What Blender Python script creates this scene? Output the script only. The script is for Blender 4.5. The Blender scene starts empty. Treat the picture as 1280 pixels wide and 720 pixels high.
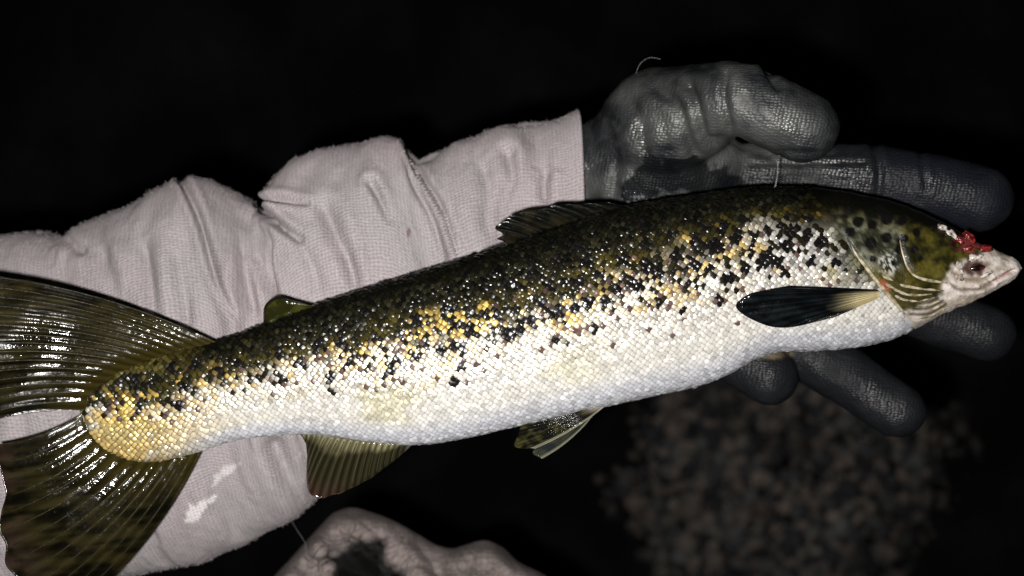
import bpy, math, random
import numpy as np
from mathutils import Vector

random.seed(7)
RNG = np.random.default_rng(7)
scene = bpy.context.scene

# ------------------------------------------------------------------ camera, world, lamp
K = 0.00027          # metres per photograph pixel in the plane of the fish
D = 1316.0           # camera height above that plane, in the same pixels
Z0 = 0.50            # the fish is held half a metre above the ground
CAM_Z = Z0 + D * K

cam_d = bpy.data.cameras.new('camera')
cam = bpy.data.objects.new('camera', cam_d)
scene.collection.objects.link(cam)
cam.location = (0, 0, CAM_Z)
cam.rotation_euler = (0, 0, 0)
cam_d.sensor_width = 36.0
cam_d.lens = 36.0 * D / 1280.0
cam_d.clip_start = 0.01
cam_d.clip_end = 50
cam_d.dof.use_dof = True
cam_d.dof.focus_distance = (D - 45) * K
cam_d.dof.aperture_fstop = 6.5
scene.camera = cam

world = bpy.data.worlds.new('World')
scene.world = world
world.use_nodes = True
wb = world.node_tree.nodes['Background']
wb.inputs['Color'].default_value = (0.5, 0.6, 0.8, 1)
wb.inputs['Strength'].default_value = 0.0015          # moonless night

lamp_d = bpy.data.lights.new('phone_lamp', 'POINT')
lamp_d.energy = 8.6
lamp_d.color = (1.0, 0.965, 0.93)
lamp_d.shadow_soft_size = 0.006
lamp = bpy.data.objects.new('phone_lamp', lamp_d)
scene.collection.objects.link(lamp)
lamp.location = (-0.020, -0.017, CAM_Z - 0.004)

scene.view_settings.view_transform = 'Standard'
scene.view_settings.look = 'None'
scene.view_settings.exposure = 0.0
scene.view_settings.gamma = 1.0

# ------------------------------------------------------------------ helpers
def _hash(ix, iy, iz, seed):
    h = (ix.astype(np.int64) * 374761393 + iy.astype(np.int64) * 668265263
         + iz.astype(np.int64) * 2147483647 + seed * 1274126177) & 0xFFFFFFFF
    h = ((h ^ (h >> 13)) * 1274126177) & 0xFFFFFFFF
    h = (h ^ (h >> 16)) & 0xFFFFFFFF
    return h / 4294967295.0

def vnoise(x, y, z=None, seed=0):
    """value noise, 0..1"""
    x = np.asarray(x, float); y = np.asarray(y, float)
    z = np.zeros_like(x) if z is None else np.asarray(z, float)
    ix, iy, iz = np.floor(x), np.floor(y), np.floor(z)
    fx, fy, fz = x - ix, y - iy, z - iz
    fx = fx*fx*(3-2*fx); fy = fy*fy*(3-2*fy); fz = fz*fz*(3-2*fz)
    r = 0
    for a in (0, 1):
        for b in (0, 1):
            for c in (0, 1):
                w = (fx if a else 1-fx) * (fy if b else 1-fy) * (fz if c else 1-fz)
                r = r + w * _hash(ix+a, iy+b, iz+c, seed)
    return r

def fnoise(x, y, z=None, seed=0, octaves=3):
    t, amp, tot = 0, 1.0, 0
    x = np.asarray(x, float); y = np.asarray(y, float)
    for o in range(octaves):
        t = t + amp * vnoise(x*2**o, y*2**o, None if z is None else np.asarray(z)*2**o, seed+o*17)
        tot += amp; amp *= 0.5
    return t / tot

def sstep(a, b, x):
    t = np.clip((np.asarray(x, float) - a) / (b - a), 0, 1)
    return t*t*(3-2*t)

def mix(a, b, t):
    t = np.asarray(t, float)
    if t.ndim: t = t[:, None]
    return np.asarray(a, float) * (1-t) + np.asarray(b, float) * t

def herm(xs, ys):
    """monotone-ish cubic through points"""
    xs = np.array(xs, float); ys = np.array(ys, float)
    d = np.diff(ys) / np.diff(xs)
    m = np.empty_like(ys); m[0] = d[0]; m[-1] = d[-1]
    m[1:-1] = np.where(d[:-1]*d[1:] > 0, 2*d[:-1]*d[1:]/(d[:-1]+d[1:]+1e-12), 0.0)
    def f(x):
        x = np.clip(np.asarray(x, float), xs[0], xs[-1])
        i = np.clip(np.searchsorted(xs, x, side='right')-1, 0, len(xs)-2)
        h = xs[i+1]-xs[i]; t = (x-xs[i])/h
        return ((1+2*t)*(1-t)**2*ys[i] + t*(1-t)**2*h*m[i]
                + t*t*(3-2*t)*ys[i+1] + t*t*(t-1)*h*m[i+1])
    return f

def catmull(pts, n):
    """n points, evenly spread, on a Catmull-Rom curve"""
    P = np.array(pts, float)
    if len(P) == 2:
        t = np.linspace(0, 1, n)[:, None]
        return P[0]*(1-t)+P[1]*t
    Q = np.vstack([2*P[0]-P[1], P, 2*P[-1]-P[-2]])
    out = []
    for i in range(1, len(Q)-2):
        t = np.linspace(0, 1, 24, endpoint=False)[:, None]
        a, b, c, d = Q[i-1], Q[i], Q[i+1], Q[i+2]
        out.append(0.5*((2*b)+(-a+c)*t+(2*a-5*b+4*c-d)*t**2+(-a+3*b-3*c+d)*t**3))
    out.append(P[-1:]); C = np.vstack(out)
    L = np.concatenate([[0], np.cumsum(np.linalg.norm(np.diff(C, axis=0), axis=1))])
    s = np.linspace(0, L[-1], n)
    return np.stack([np.interp(s, L, C[:, j]) for j in range(C.shape[1])], 1)

def polydist(px, py, poly):
    """distance to a polyline, and signed side"""
    px = np.asarray(px, float); py = np.asarray(py, float)
    best = np.full(px.shape, 1e9); side = np.zeros(px.shape); along = np.zeros(px.shape)
    P = np.array(poly, float); acc = 0; tot = np.linalg.norm(np.diff(P, axis=0), axis=1).sum()
    for a, b in zip(P[:-1], P[1:]):
        v = b-a; L = np.hypot(*v)
        t = np.clip(((px-a[0])*v[0]+(py-a[1])*v[1])/L**2, 0, 1)
        dx = px-(a[0]+t*v[0]); dy = py-(a[1]+t*v[1]); d = np.hypot(dx, dy)
        m = d < best
        best = np.where(m, d, best)
        side = np.where(m, np.sign(v[0]*dy-v[1]*dx), side)
        along = np.where(m, (acc+t*L)/tot, along); acc += L
    return best, side, along

def P3(px, py, z):
    """photo pixel + height above the fish plane (px) -> world metres"""
    px = np.asarray(px, float); py = np.asarray(py, float); z = np.asarray(z, float)
    s = (D-z)/D
    return np.stack(np.broadcast_arrays((px-640)*s*K, (360-py)*s*K, Z0+z*K), -1)

def proj(V):
    """world -> photo pixel"""
    V = np.asarray(V); z = (V[:, 2]-Z0)/K; s = D/(D-z)
    return V[:, 0]/K*s+640, 360-V[:, 1]/K*s, z

COL = scene.collection
def props(o, label=None, category=None, group=None, kind=None):
    if label: o['label'] = label
    if category: o['category'] = category
    if group: o['group'] = group
    if kind: o['kind'] = kind
    return o

def empty(name, loc):
    o = bpy.data.objects.new(name, None)
    o.location = loc; o.empty_display_size = 0.02
    COL.objects.link(o); return o

ORG = {}
def build(name, V, F, mat, parent=None, org=(0, 0, 0), smooth=True, col=None, uv=None):
    """numpy verts (world), faces -> object; verts are stored relative to the thing's origin"""
    me = bpy.data.meshes.new(name)
    V = np.asarray(V, float) - np.asarray(org, float)
    if isinstance(F, np.ndarray):
        n, k = F.shape
        me.vertices.add(len(V)); me.vertices.foreach_set('co', V.astype(np.float32).ravel())
        me.loops.add(n*k); me.loops.foreach_set('vertex_index', F.astype(np.int32).ravel())
        me.polygons.add(n)
        me.polygons.foreach_set('loop_start', np.arange(0, n*k, k, dtype=np.int32))
        me.polygons.foreach_set('loop_total', np.full(n, k, dtype=np.int32))
        me.update(calc_edges=True)
    else:
        me.from_pydata(V.tolist(), [], F); me.update()
    me.validate()
    if smooth: me.polygons.foreach_set('use_smooth', np.ones(len(me.polygons), bool))
    if col is not None:
        c = np.asarray(col, float)
        if c.shape[1] == 3: c = np.hstack([c, np.zeros((len(c), 1))])
        at = me.color_attributes.new('Col', 'FLOAT_COLOR', 'POINT')
        at.data.foreach_set('color', c.astype(np.float32).ravel())
    if uv is not None:
        at = me.attributes.new('Knit', 'FLOAT_VECTOR', 'POINT')
        u3 = np.hstack([uv, np.zeros((len(uv), 1))]) if uv.shape[1] == 2 else uv
        at.data.foreach_set('vector', u3.astype(np.float32).ravel())
    me.materials.append(mat)
    o = bpy.data.objects.new(name, me)
    COL.objects.link(o)
    if parent is not None:
        o.parent = parent
    else:
        o.location = org
    return o

def grid_faces(nu, nv, wrap=False, flip=False):
    i, j = np.meshgrid(np.arange(nu-1), np.arange(nv if wrap else nv-1), indexing='ij')
    j2 = (j+1) % nv
    f = np.stack([i*nv+j, (i+1)*nv+j, (i+1)*nv+j2, i*nv+j2], -1).reshape(-1, 4)
    return f[:, ::-1] if flip else f

def tube(pts, rad, seg=8, caps=True, squash=1.0):
    """swept tube through 3-D points (metres); returns verts, quads"""
    P = np.asarray(pts, float); n = len(P)
    rad = np.broadcast_to(np.asarray(rad, float), (n,))
    T = np.gradient(P, axis=0); T /= np.linalg.norm(T, axis=1)[:, None]+1e-12
    up = np.array([0, 0, 1.0]); A = np.cross(T, up)
    bad = np.linalg.norm(A, axis=1) < 1e-3; A[bad] = np.array([1.0, 0, 0])
    A /= np.linalg.norm(A, axis=1)[:, None]; B = np.cross(A, T)
    th = np.linspace(0, 2*np.pi, seg, endpoint=False)
    V = (P[:, None, :] + rad[:, None, None]*(np.cos(th)[None, :, None]*A[:, None, :]
         + squash*np.sin(th)[None, :, None]*B[:, None, :])).reshape(-1, 3)
    F = grid_faces(n, seg, wrap=True).tolist()
    if caps:
        F.append(list(range(seg))); F.append(list(range((n-1)*seg, n*seg))[::-1])
    return V, F

def ico(sub=1):
    import bmesh
    bm = bmesh.new(); bmesh.ops.create_icosphere(bm, subdivisions=sub, radius=1.0)
    V = np.array([v.co[:] for v in bm.verts]); bm.verts.index_update()
    F = np.array([[v.index for v in f.verts] for f in bm.faces]); bm.free()
    return V, F

# ------------------------------------------------------------------ materials
def mat_new(name):
    m = bpy.data.materials.new(name); m.use_nodes = True
    nt = m.node_tree; b = nt.nodes['Principled BSDF']
    return m, nt, b

def nd(nt, typ, **kw):
    n = nt.nodes.new(typ)
    for k, v in kw.items():
        if k in n.inputs: n.inputs[k].default_value = v
        else: setattr(n, k, v)
    return n

def attr_col(nt, b, metal=False):
    a = nd(nt, 'ShaderNodeAttribute'); a.attribute_name = 'Col'
    nt.links.new(a.outputs['Color'], b.inputs['Base Color'])
    if metal: nt.links.new(a.outputs['Alpha'], b.inputs['Metallic'])
    return a

def bump(nt, b, height, strength, dist, prev=None):
    n = nd(nt, 'ShaderNodeBump'); n.inputs['Strength'].default_value = strength
    n.inputs['Distance'].default_value = dist
    nt.links.new(height, n.inputs['Height'])
    if prev is not None: nt.links.new(prev.outputs['Normal'], n.inputs['Normal'])
    nt.links.new(n.outputs['Normal'], b.inputs['Normal'])
    return n

def objcoord(nt):
    return nd(nt, 'ShaderNodeTexCoord').outputs['Object']

def noise_node(nt, scale, detail=3, vec=None, rough=0.55):
    n = nd(nt, 'ShaderNodeTexNoise'); n.inputs['Scale'].default_value = scale
    n.inputs['Detail'].default_value = detail; n.inputs['Roughness'].default_value = rough
    nt.links.new(vec if vec is not None else objcoord(nt), n.inputs['Vector'])
    return n

# scales: silvery, wet
M_scale, nt, b = mat_new('trout_scales')
a_ = attr_col(nt, b, True)
g_ = nd(nt, 'ShaderNodeAttribute'); g_.attribute_name = 'Knit'
sx_ = nd(nt, 'ShaderNodeSeparateXYZ'); nt.links.new(g_.outputs['Vector'], sx_.inputs[0])
nt.links.new(sx_.outputs['X'], b.inputs['Roughness'])
nt.links.new(sx_.outputs['Y'], b.inputs['Specular IOR Level'])
b.inputs['Roughness'].default_value = 0.30
b.inputs['Coat Weight'].default_value = 0.05
b.inputs['Coat Roughness'].default_value = 0.12
n = noise_node(nt, 2600, 2); bump(nt, b, n.outputs['Fac'], 0.25, 0.0002)

# skin under and between the scales, head
M_skin, nt, b = mat_new('trout_skin')
attr_col(nt, b, True)
b.inputs['Roughness'].default_value = 0.38
b.inputs['Specular IOR Level'].default_value = 0.28
b.inputs['Coat Weight'].default_value = 0.04
b.inputs['Coat Roughness'].default_value = 0.15
n = noise_node(nt, 900, 5); bump(nt, b, n.outputs['Fac'], 0.6, 0.0006)

# fins: wet membrane
M_fin, nt, b = mat_new('trout_fin')
attr_col(nt, b)
b.inputs['IOR'].default_value = 1.45
nr_ = noise_node(nt, 48, 3, rough=0.5)
rr_ = nd(nt, 'ShaderNodeMapRange'); nt.links.new(nr_.outputs['Fac'], rr_.inputs['Value'])
rr_.inputs['From Min'].default_value = 0.50; rr_.inputs['From Max'].default_value = 0.64
rr_.inputs['To Min'].default_value = 0.10; rr_.inputs['To Max'].default_value = 0.40
nt.links.new(rr_.outputs[0], b.inputs['Roughness'])
rs_ = nd(nt, 'ShaderNodeMapRange'); nt.links.new(nr_.outputs['Fac'], rs_.inputs['Value'])
rs_.inputs['From Min'].default_value = 0.50; rs_.inputs['From Max'].default_value = 0.60
rs_.inputs['To Min'].default_value = 0.9; rs_.inputs['To Max'].default_value = 0.05
nt.links.new(rs_.outputs[0], b.inputs['Specular IOR Level'])
b.inputs['Subsurface Weight'].default_value = 0.0
n = noise_node(nt, 420, 4, rough=0.6); bump(nt, b, n.outputs['Fac'], 0.42, 0.0007)

M_ray, nt, b = mat_new('fin_ray')
attr_col(nt, b)
b.inputs['Roughness'].default_value = 0.36
b.inputs['Specular IOR Level'].default_value = 0.25
n = noise_node(nt, 500, 4); bump(nt, b, n.outputs['Fac'], 0.6, 0.0008)

M_bone, nt, b = mat_new('gill_ray_cartilage')
n = noise_node(nt, 500, 3)
r = nd(nt, 'ShaderNodeValToRGB'); nt.links.new(n.outputs['Fac'], r.inputs['Fac'])
r.color_ramp.elements[0].color = (0.16, 0.13, 0.06, 1); r.color_ramp.elements[0].position = .35; r.color_ramp.elements[1].color = (0.52, 0.46, 0.34, 1); r.color_ramp.elements[1].position = .65
nt.links.new(r.outputs['Color'], b.inputs['Base Color'])
b.inputs['Roughness'].default_value = 0.35

M_flesh, nt, b = mat_new('red_flesh')
n = noise_node(nt, 800, 4)
r = nd(nt, 'ShaderNodeValToRGB'); nt.links.new(n.outputs['Fac'], r.inputs['Fac'])
r.color_ramp.elements[0].color = (0.05, 0.004, 0.005, 1); r.color_ramp.elements[0].position = 0.4
r.color_ramp.elements[1].color = (0.30, 0.035, 0.035, 1); r.color_ramp.elements[1].position = 0.62
nt.links.new(r.outputs['Color'], b.inputs['Base Color'])
b.inputs['Roughness'].default_value = 0.15
b.inputs['Subsurface Weight'].default_value = 0.2; b.inputs['Subsurface Radius'].default_value = (0.003, 0.001, 0.001)
bump(nt, b, n.outputs['Fac'], 0.5, 0.001)

M_pale, nt, b = mat_new('pale_wet_tissue')
n = noise_node(nt, 700, 3)
r = nd(nt, 'ShaderNodeValToRGB'); nt.links.new(n.outputs['Fac'], r.inputs['Fac'])
r.color_ramp.elements[0].color = (0.10, 0.07, 0.055, 1); r.color_ramp.elements[0].position = .35; r.color_ramp.elements[1].color = (0.66, 0.6, 0.54, 1); r.color_ramp.elements[1].position = .6
nt.links.new(r.outputs['Color'], b.inputs['Base Color'])
b.inputs['Roughness'].default_value = 0.14
bump(nt, b, n.outputs['Fac'], 0.6, 0.001)

M_eye, nt, b = mat_new('fish_eye')
attr_col(nt, b)
b.inputs['Roughness'].default_value = 0.12
b.inputs['Coat Weight'].default_value = 1.0; b.inputs['Coat Roughness'].default_value = 0.03

# grey jersey: knit loops in the sleeve's own coordinates
def jersey(name):
    m, nt, b = mat_new(name)
    at = nd(nt, 'ShaderNodeAttribute'); at.attribute_name = 'Knit'
    col = nd(nt, 'ShaderNodeAttribute'); col.attribute_name = 'Col'
    # columns of knit with a wobble, broken into loops
    nz = noise_node(nt, 0.035, 3, at.outputs['Vector'])
    off = nd(nt, 'ShaderNodeVectorMath', operation='MULTIPLY_ADD')
    nt.links.new(nz.outputs['Color'], off.inputs[0]); off.inputs[1].default_value = (7, 9, 0)
    nt.links.new(at.outputs['Vector'], off.inputs[2])
    w1 = nd(nt, 'ShaderNodeTexWave', wave_type='BANDS', bands_direction='Y'); w1.inputs['Scale'].default_value = 0.314/4.3
    w1.inputs['Distortion'].default_value = 3.5; w1.inputs['Detail'].default_value = 2; w1.inputs['Detail Scale'].default_value = 3
    w2 = nd(nt, 'ShaderNodeTexWave', wave_type='BANDS', bands_direction='X'); w2.inputs['Scale'].default_value = 0.314/4.6
    w2.inputs['Distortion'].default_value = 1.6; w2.inputs['Detail'].default_value = 2; w2.inputs['Detail Scale'].default_value = 3
    for w in (w1, w2): nt.links.new(off.outputs['Vector'], w.inputs['Vector'])
    mul = nd(nt, 'ShaderNodeMath', operation='MULTIPLY_ADD')
    nt.links.new(w2.outputs['Fac'], mul.inputs[0]); mul.inputs[1].default_value = 0.3
    wk = nd(nt, 'ShaderNodeMath', operation='MULTIPLY'); nt.links.new(w1.outputs['Fac'], wk.inputs[0]); wk.inputs[1].default_value = 0.55
    nt.links.new(wk.outputs[0], mul.inputs[2])
    fz = noise_node(nt, 0.55, 4, at.outputs['Vector'], 0.7)
    add = nd(nt, 'ShaderNodeMath', operation='MULTIPLY_ADD')
    nt.links.new(fz.outputs['Fac'], add.inputs[0]); add.inputs[1].default_value = 2.4
    nt.links.new(mul.outputs[0], add.inputs[2])
    # melange yarn colour: light loops, darker gaps, fine speckle
    r = nd(nt, 'ShaderNodeMapRange'); nt.links.new(add.outputs[0], r.inputs['Value'])
    r.inputs['From Min'].default_value = 0.6; r.inputs['From Max'].default_value = 2.3
    r.inputs['To Min'].default_value = 0.46; r.inputs['To Max'].default_value = 1.36
    big = noise_node(nt, 0.012, 3, at.outputs['Vector'])
    rb = nd(nt, 'ShaderNodeMapRange'); nt.links.new(big.outputs['Fac'], rb.inputs['Value'])
    rb.inputs['To Min'].default_value = 0.86; rb.inputs['To Max'].default_value = 1.12
    mm = nd(nt, 'ShaderNodeMath', operation='MULTIPLY')
    nt.links.new(r.outputs[0], mm.inputs[0]); nt.links.new(rb.outputs[0], mm.inputs[1])
    vm = nd(nt, 'ShaderNodeVectorMath', operation='SCALE')
    nt.links.new(col.outputs['Color'], vm.inputs[0]); nt.links.new(mm.outputs[0], vm.inputs['Scale'])
    nt.links.new(vm.outputs['Vector'], b.inputs['Base Color'])
    b.inputs['Roughness'].default_value = 0.95
    b.inputs['Specular IOR Level'].default_value = 0.1
    b.inputs['Sheen Weight'].default_value = 0.04; b.inputs['Sheen Roughness'].default_value = 0.5
    bump(nt, b, add.outputs[0], 0.6, 0.0006)
    return m
M_knit = jersey('grey_jersey')

M_fuzz, nt, b = mat_new('jersey_fibre')
b.inputs['Base Color'].default_value = (0.40, 0.36, 0.37, 1); b.inputs['Roughness'].default_value = 0.9

M_thread, nt, b = mat_new('seam_thread')
n = noise_node(nt, 1500, 2)
r = nd(nt, 'ShaderNodeValToRGB'); nt.links.new(n.outputs['Fac'], r.inputs['Fac'])
r.color_ramp.elements[0].color = (0.22, 0.19, 0.19, 1); r.color_ramp.elements[1].color = (0.48, 0.43, 0.44, 1)
nt.links.new(r.outputs['Color'], b.inputs['Base Color']); b.inputs['Roughness'].default_value = 0.9

# glove: thin dark coating over a fine knit
M_glove, nt, b = mat_new('coated_glove')
a_ = attr_col(nt, b)
nt.links.new(a_.outputs['Alpha'], b.inputs['Specular IOR Level'])
oc = objcoord(nt)
v1 = nd(nt, 'ShaderNodeTexVoronoi', feature='F1'); v1.inputs['Scale'].default_value = 980; v1.inputs['Randomness'].default_value = 0.45
mp = nd(nt, 'ShaderNodeMapping'); mp.inputs['Rotation'].default_value = (0, 0, 0.12); mp.inputs['Scale'].default_value = (0.8, 1.15, 1)
nt.links.new(oc, mp.inputs['Vector']); nt.links.new(mp.outputs['Vector'], v1.inputs['Vector'])
n2 = noise_node(nt, 260, 5, oc, 0.65)
mm = nd(nt, 'ShaderNodeMath', operation='MULTIPLY_ADD')
nt.links.new(n2.outputs['Fac'], mm.inputs[0]); mm.inputs[1].default_value = 0.5
inv = nd(nt, 'ShaderNodeMath', operation='SUBTRACT'); inv.inputs[0].default_value = 1.0
nt.links.new(v1.outputs['Distance'], inv.inputs[1]); nt.links.new(inv.outputs[0], mm.inputs[2])
bump(nt, b, mm.outputs[0], 0.5, 0.0006)
n3 = noise_node(nt, 70, 4, oc)
rr = nd(nt, 'ShaderNodeMapRange'); nt.links.new(n3.outputs['Fac'], rr.inputs['Value'])
rr.inputs['From Min'].default_value = 0.35; rr.inputs['From Max'].default_value = 0.65
rr.inputs['To Min'].default_value = 0.30; rr.inputs['To Max'].default_value = 0.62
nt.links.new(rr.outputs[0], b.inputs['Roughness'])

M_water, nt, b = mat_new('water')
b.inputs['Base Color'].default_value = (0.9, 0.95, 1, 1); b.inputs['Roughness'].default_value = 0.03
b.inputs['Transmission Weight'].default_value = 0.9; b.inputs['IOR'].default_value = 1.33

M_ground, nt, b = mat_new('dark_wet_mud')
n = noise_node(nt, 9, 6)
r = nd(nt, 'ShaderNodeValToRGB'); nt.links.new(n.outputs['Fac'], r.inputs['Fac'])
r.color_ramp.elements[0].color = (0.0015, 0.0015, 0.0015, 1); r.color_ramp.elements[0].position = 0.42
r.color_ramp.elements[1].color = (0.010, 0.010, 0.012, 1); r.color_ramp.elements[1].position = 0.75
nt.links.new(r.outputs['Color'], b.inputs['Base Color']); b.inputs['Roughness'].default_value = 0.9
b.inputs['Specular IOR Level'].default_value = 0.1
n = noise_node(nt, 60, 6); bump(nt, b, n.outputs['Fac'], 0.6, 0.01)

M_gravel, nt, b = mat_new('gravel_stone')
attr_col(nt, b); b.inputs['Roughness'].default_value = 0.85; b.inputs['Specular IOR Level'].default_value = 0.2
n = noise_node(nt, 300, 4); bump(nt, b, n.outputs['Fac'], 0.5, 0.002)

# ------------------------------------------------------------------ ground
GZ = -Z0 / K                                   # ground height in px units
g = np.linspace(-3, 3, 181)
gx, gy = np.meshgrid(g, g, indexing='ij')
gz = (fnoise(gx*3.1+40, gy*3.1+40, seed=3, octaves=4)-0.5)*0.06
Vg = np.stack([gx.ravel(), gy.ravel(), gz.ravel()], 1)
props(build('ground', Vg, grid_faces(181, 181), M_ground), kind='structure')

# gravel lying in a loose patch below the fingers
iv, iF = ico(1)
vs, fs, cs = [], [], []
cnt = 0
tries = 0
while cnt < 3400 and tries < 40000:
    tries += 1
    px = random.uniform(700, 1330); py = random.uniform(400, 900)
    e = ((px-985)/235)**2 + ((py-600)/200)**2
    nn = float(fnoise(np.array([px/70.0]), np.array([py/70.0]), seed=21)[0])
    if e > 0.55 + 1.2*(nn-0.35) + random.uniform(-.25, .25): continue
    w = P3(px, py, GZ)
    hz = (fnoise(np.array([w[0]*3.1+40]), np.array([w[1]*3.1+40]), seed=3, octaves=4)[0]-0.5)*0.06
    r = 0.0036*math.exp(random.gauss(0, .42))
    q = iv*np.array([1, random.uniform(.65, 1), random.uniform(.45, .8)])
    q = q*(1+0.35*(vnoise(iv[:, 0]*1.3+cnt, iv[:, 1]*1.3, iv[:, 2]*1.3, seed=5)-0.5))[:, None]
    a = random.uniform(0, 6.3); ca, sa = math.cos(a), math.sin(a)
    q = np.stack([q[:, 0]*ca-q[:, 1]*sa, q[:, 0]*sa+q[:, 1]*ca, q[:, 2]], 1)*r
    vs.append(q+np.array([w[0], w[1], hz+r*0.1])); fs.append(iF+cnt*len(iv))
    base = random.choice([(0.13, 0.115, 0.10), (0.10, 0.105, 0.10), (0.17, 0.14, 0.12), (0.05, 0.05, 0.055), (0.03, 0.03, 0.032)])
    f = random.uniform(.7, 1.15)*(0.15+1.5*nn**1.5)*max(.25, 1.35-e)  # stones darken away from the centre: light falloff painted into their colour
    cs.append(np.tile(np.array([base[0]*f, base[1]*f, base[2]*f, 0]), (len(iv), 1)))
    cnt += 1
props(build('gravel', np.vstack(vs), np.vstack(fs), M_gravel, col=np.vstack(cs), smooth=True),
      'dim patch of small grey-brown pebbles on the dark ground below the gloved fingers', 'gravel', kind='stuff')

# ------------------------------------------------------------------ the arm: sleeve
PERSON_AT = tuple(P3(300, 460, -330))
person = props(empty('person', PERSON_AT),
    'outstretched arm in wrinkled grey jersey sleeve and dark coated glove cradling the trout', 'person')

pairs = [((-260, 345), (-90, 850)), ((-120, 318), (0, 800)), ((0, 297), (95, 742)), ((45, 291), (130, 722)), ((82, 298), (168, 716)), ((112, 274), (205, 708)),
         ((155, 260), (240, 702)), ((198, 239), (275, 691)), ((236, 227), (305, 678)), ((272, 230), (330, 664)), ((305, 245), (352, 653)),
         ((330, 262), (372, 642)), ((338, 250), (392, 628)), ((346, 225), (402, 600)), ((368, 203), (430, 588)), ((405, 189), (455, 580)), ((450, 180), (488, 565)),
         ((488, 177), (525, 545)), ((508, 188), (552, 525)), ((524, 203), (572, 505)), ((548, 191), (590, 488)), ((580, 178), (615, 468)),
         ((620, 163), (640, 450)), ((652, 154), (665, 430)), ((680, 152), (688, 415)), ((705, 146), (710, 400)), ((722, 139), (727, 392))]
tp = np.array([p[0] for p in pairs], float); bt = np.array([p[1] for p in pairs], float)
mid = (tp+bt)/2
cl = np.concatenate([[0], np.cumsum(np.hypot(*np.diff(mid, axis=0).T))])
# keep parameter strictly increasing with a share of the upper edge's own length
tl = np.concatenate([[0], np.cumsum(np.hypot(*np.diff(tp, axis=0).T))])
cl = 0.5*cl+0.5*tl
NU, NV = 620, 380
uu = np.linspace(0, cl[-1], NU)
def crom(xs, Y, x):
    out = []
    for j in range(Y.shape[1]):
        m = np.gradient(Y[:, j], xs)
        i = np.clip(np.searchsorted(xs, x, side='right')-1, 0, len(xs)-2)
        h = xs[i+1]-xs[i]; t = (x-xs[i])/h
        out.append((1+2*t)*(1-t)**2*Y[i, j]+t*(1-t)**2*h*m[i]*.8+t*t*(3-2*t)*Y[i+1, j]+t*t*(t-1)*h*m[i+1]*.8)
    return np.stack(out, 1)
T = crom(cl, tp, uu); B = crom(cl, bt, uu)
C = (T+B)/2; H = (T-B)/2
xn = C[:, 0]
top_z = np.interp(xn, [-150, 150, 300, 420, 560, 720], [-46, -44, -48, -58, -70, -78])
zh = np.interp(xn, [-150, 200, 400, 560, 720], [150, 140, 120, 100, 82])
zc = top_z-zh
phi = np.linspace(0, 2*np.pi, NV, endpoint=False)      # 0 = upper outline, pi/2 = towards the camera
cp, sp_ = np.cos(phi), np.sin(phi)
sq = np.sign(sp_)*np.abs(sp_)**0.85
PX = C[:, None, 0]+H[:, None, 0]*cp[None]
PY = C[:, None, 1]+H[:, None, 1]*cp[None]
PZ = zc[:, None]+zh[:, None]*sq[None]
# outline pixels hold at mid height: undo the depth shift so x,y stay where the outline says
Vs = P3(PX.ravel(), PY.ravel(), np.repeat(zc, NV))
Vs[:, 2] = Z0+PZ.ravel()*K
Vs = Vs.reshape(NU, NV, 3)
du = np.gradient(Vs, axis=0); dv = np.roll(Vs, -1, 1)-np.roll(Vs, 1, 1)
Nn = np.cross(du, dv); Nn /= np.linalg.norm(Nn, axis=2)[..., None]+1e-12
ctr = Vs.mean(axis=1, keepdims=True)
if np.sum(Nn*(Vs-ctr)) < 0: Nn = -Nn
ppx, ppy, _ = proj(Vs.reshape(-1, 3)); front = np.tile(sp_ > -0.15, NU)
ulen = np.repeat(uu, NV); vlen = (phi[None, :]*np.hypot(H[:, 0], H[:, 1])[:, None]*1.0).ravel()
vl0 = (phi[None, :]*200*np.ones((NU, 1))).ravel()
disp = np.zeros(NU*NV)
wob = (fnoise(ulen/60, vlen/110, seed=8)-0.5)*26
disp += (fnoise((ulen+wob)/46, vlen/230, seed=11, octaves=2)-0.5)*34
disp += (fnoise((ulen+wob*1.5)/19, vlen/100, seed=12, octaves=2)-0.5)*8.5
disp += (fnoise(ulen/9, vlen/14, seed=13)-0.5)*2.0
fade = np.abs(np.tile(sp_, NU))**0.5
disp *= 0.25+0.75*fade
disp *= .15+.85*sstep(0, 55, uu[-1]-ulen)
creases = [([(227, 228), (237, 246), (250, 276), (266, 336), (280, 372), (293, 393)], 11, 4.5),
           ([(322, 259), (349, 281), (374, 299)], 17, 5), ([(328, 254), (352, 250), (367, 251), (384, 254)], 11, 4),
           ([(318, 310), (330, 340), (344, 372)], 6, 7), ([(176, 290), (186, 350), (197, 420)], 7, 9),
           ([(76, 294), (92, 306), (106, 310)], 6, 7), ([(465, 232), (475, 250), (486, 276)], 8, 5),
           ([(432, 312), (440, 340), (447, 366)], 6, 7), ([(404, 260), (424, 300), (444, 345)], 8, 9),
           ([(636, 192), (640, 221), (631, 250), (627, 266)], 8, 8), ([(685, 205), (681, 232), (683, 256)], 7, 6),
           ([(600, 195), (610, 240), (606, 300)], 5, 9), ([(345, 560), (364, 600), (384, 628)], 13, 13),
           ([(506, 186), (530, 225), (554, 264), (571, 314), (580, 336)], 8, 4.5),
           ([(496, 190), (515, 225), (537, 266), (553, 314), (560, 340)], 5, 4),
           ([(120, 300), (140, 350), (150, 400)], 5, 10), ([(216, 300), (226, 360), (236, 420)], 5, 8),
           ([(300, 300), (312, 360), (320, 400)], 5, 6), ([(374, 299), (392, 340), (398, 372)], 5, 8), ([(560, 250), (580, 300), (586, 325)], 4, 6)]
dark = np.zeros(NU*NV)
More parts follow.
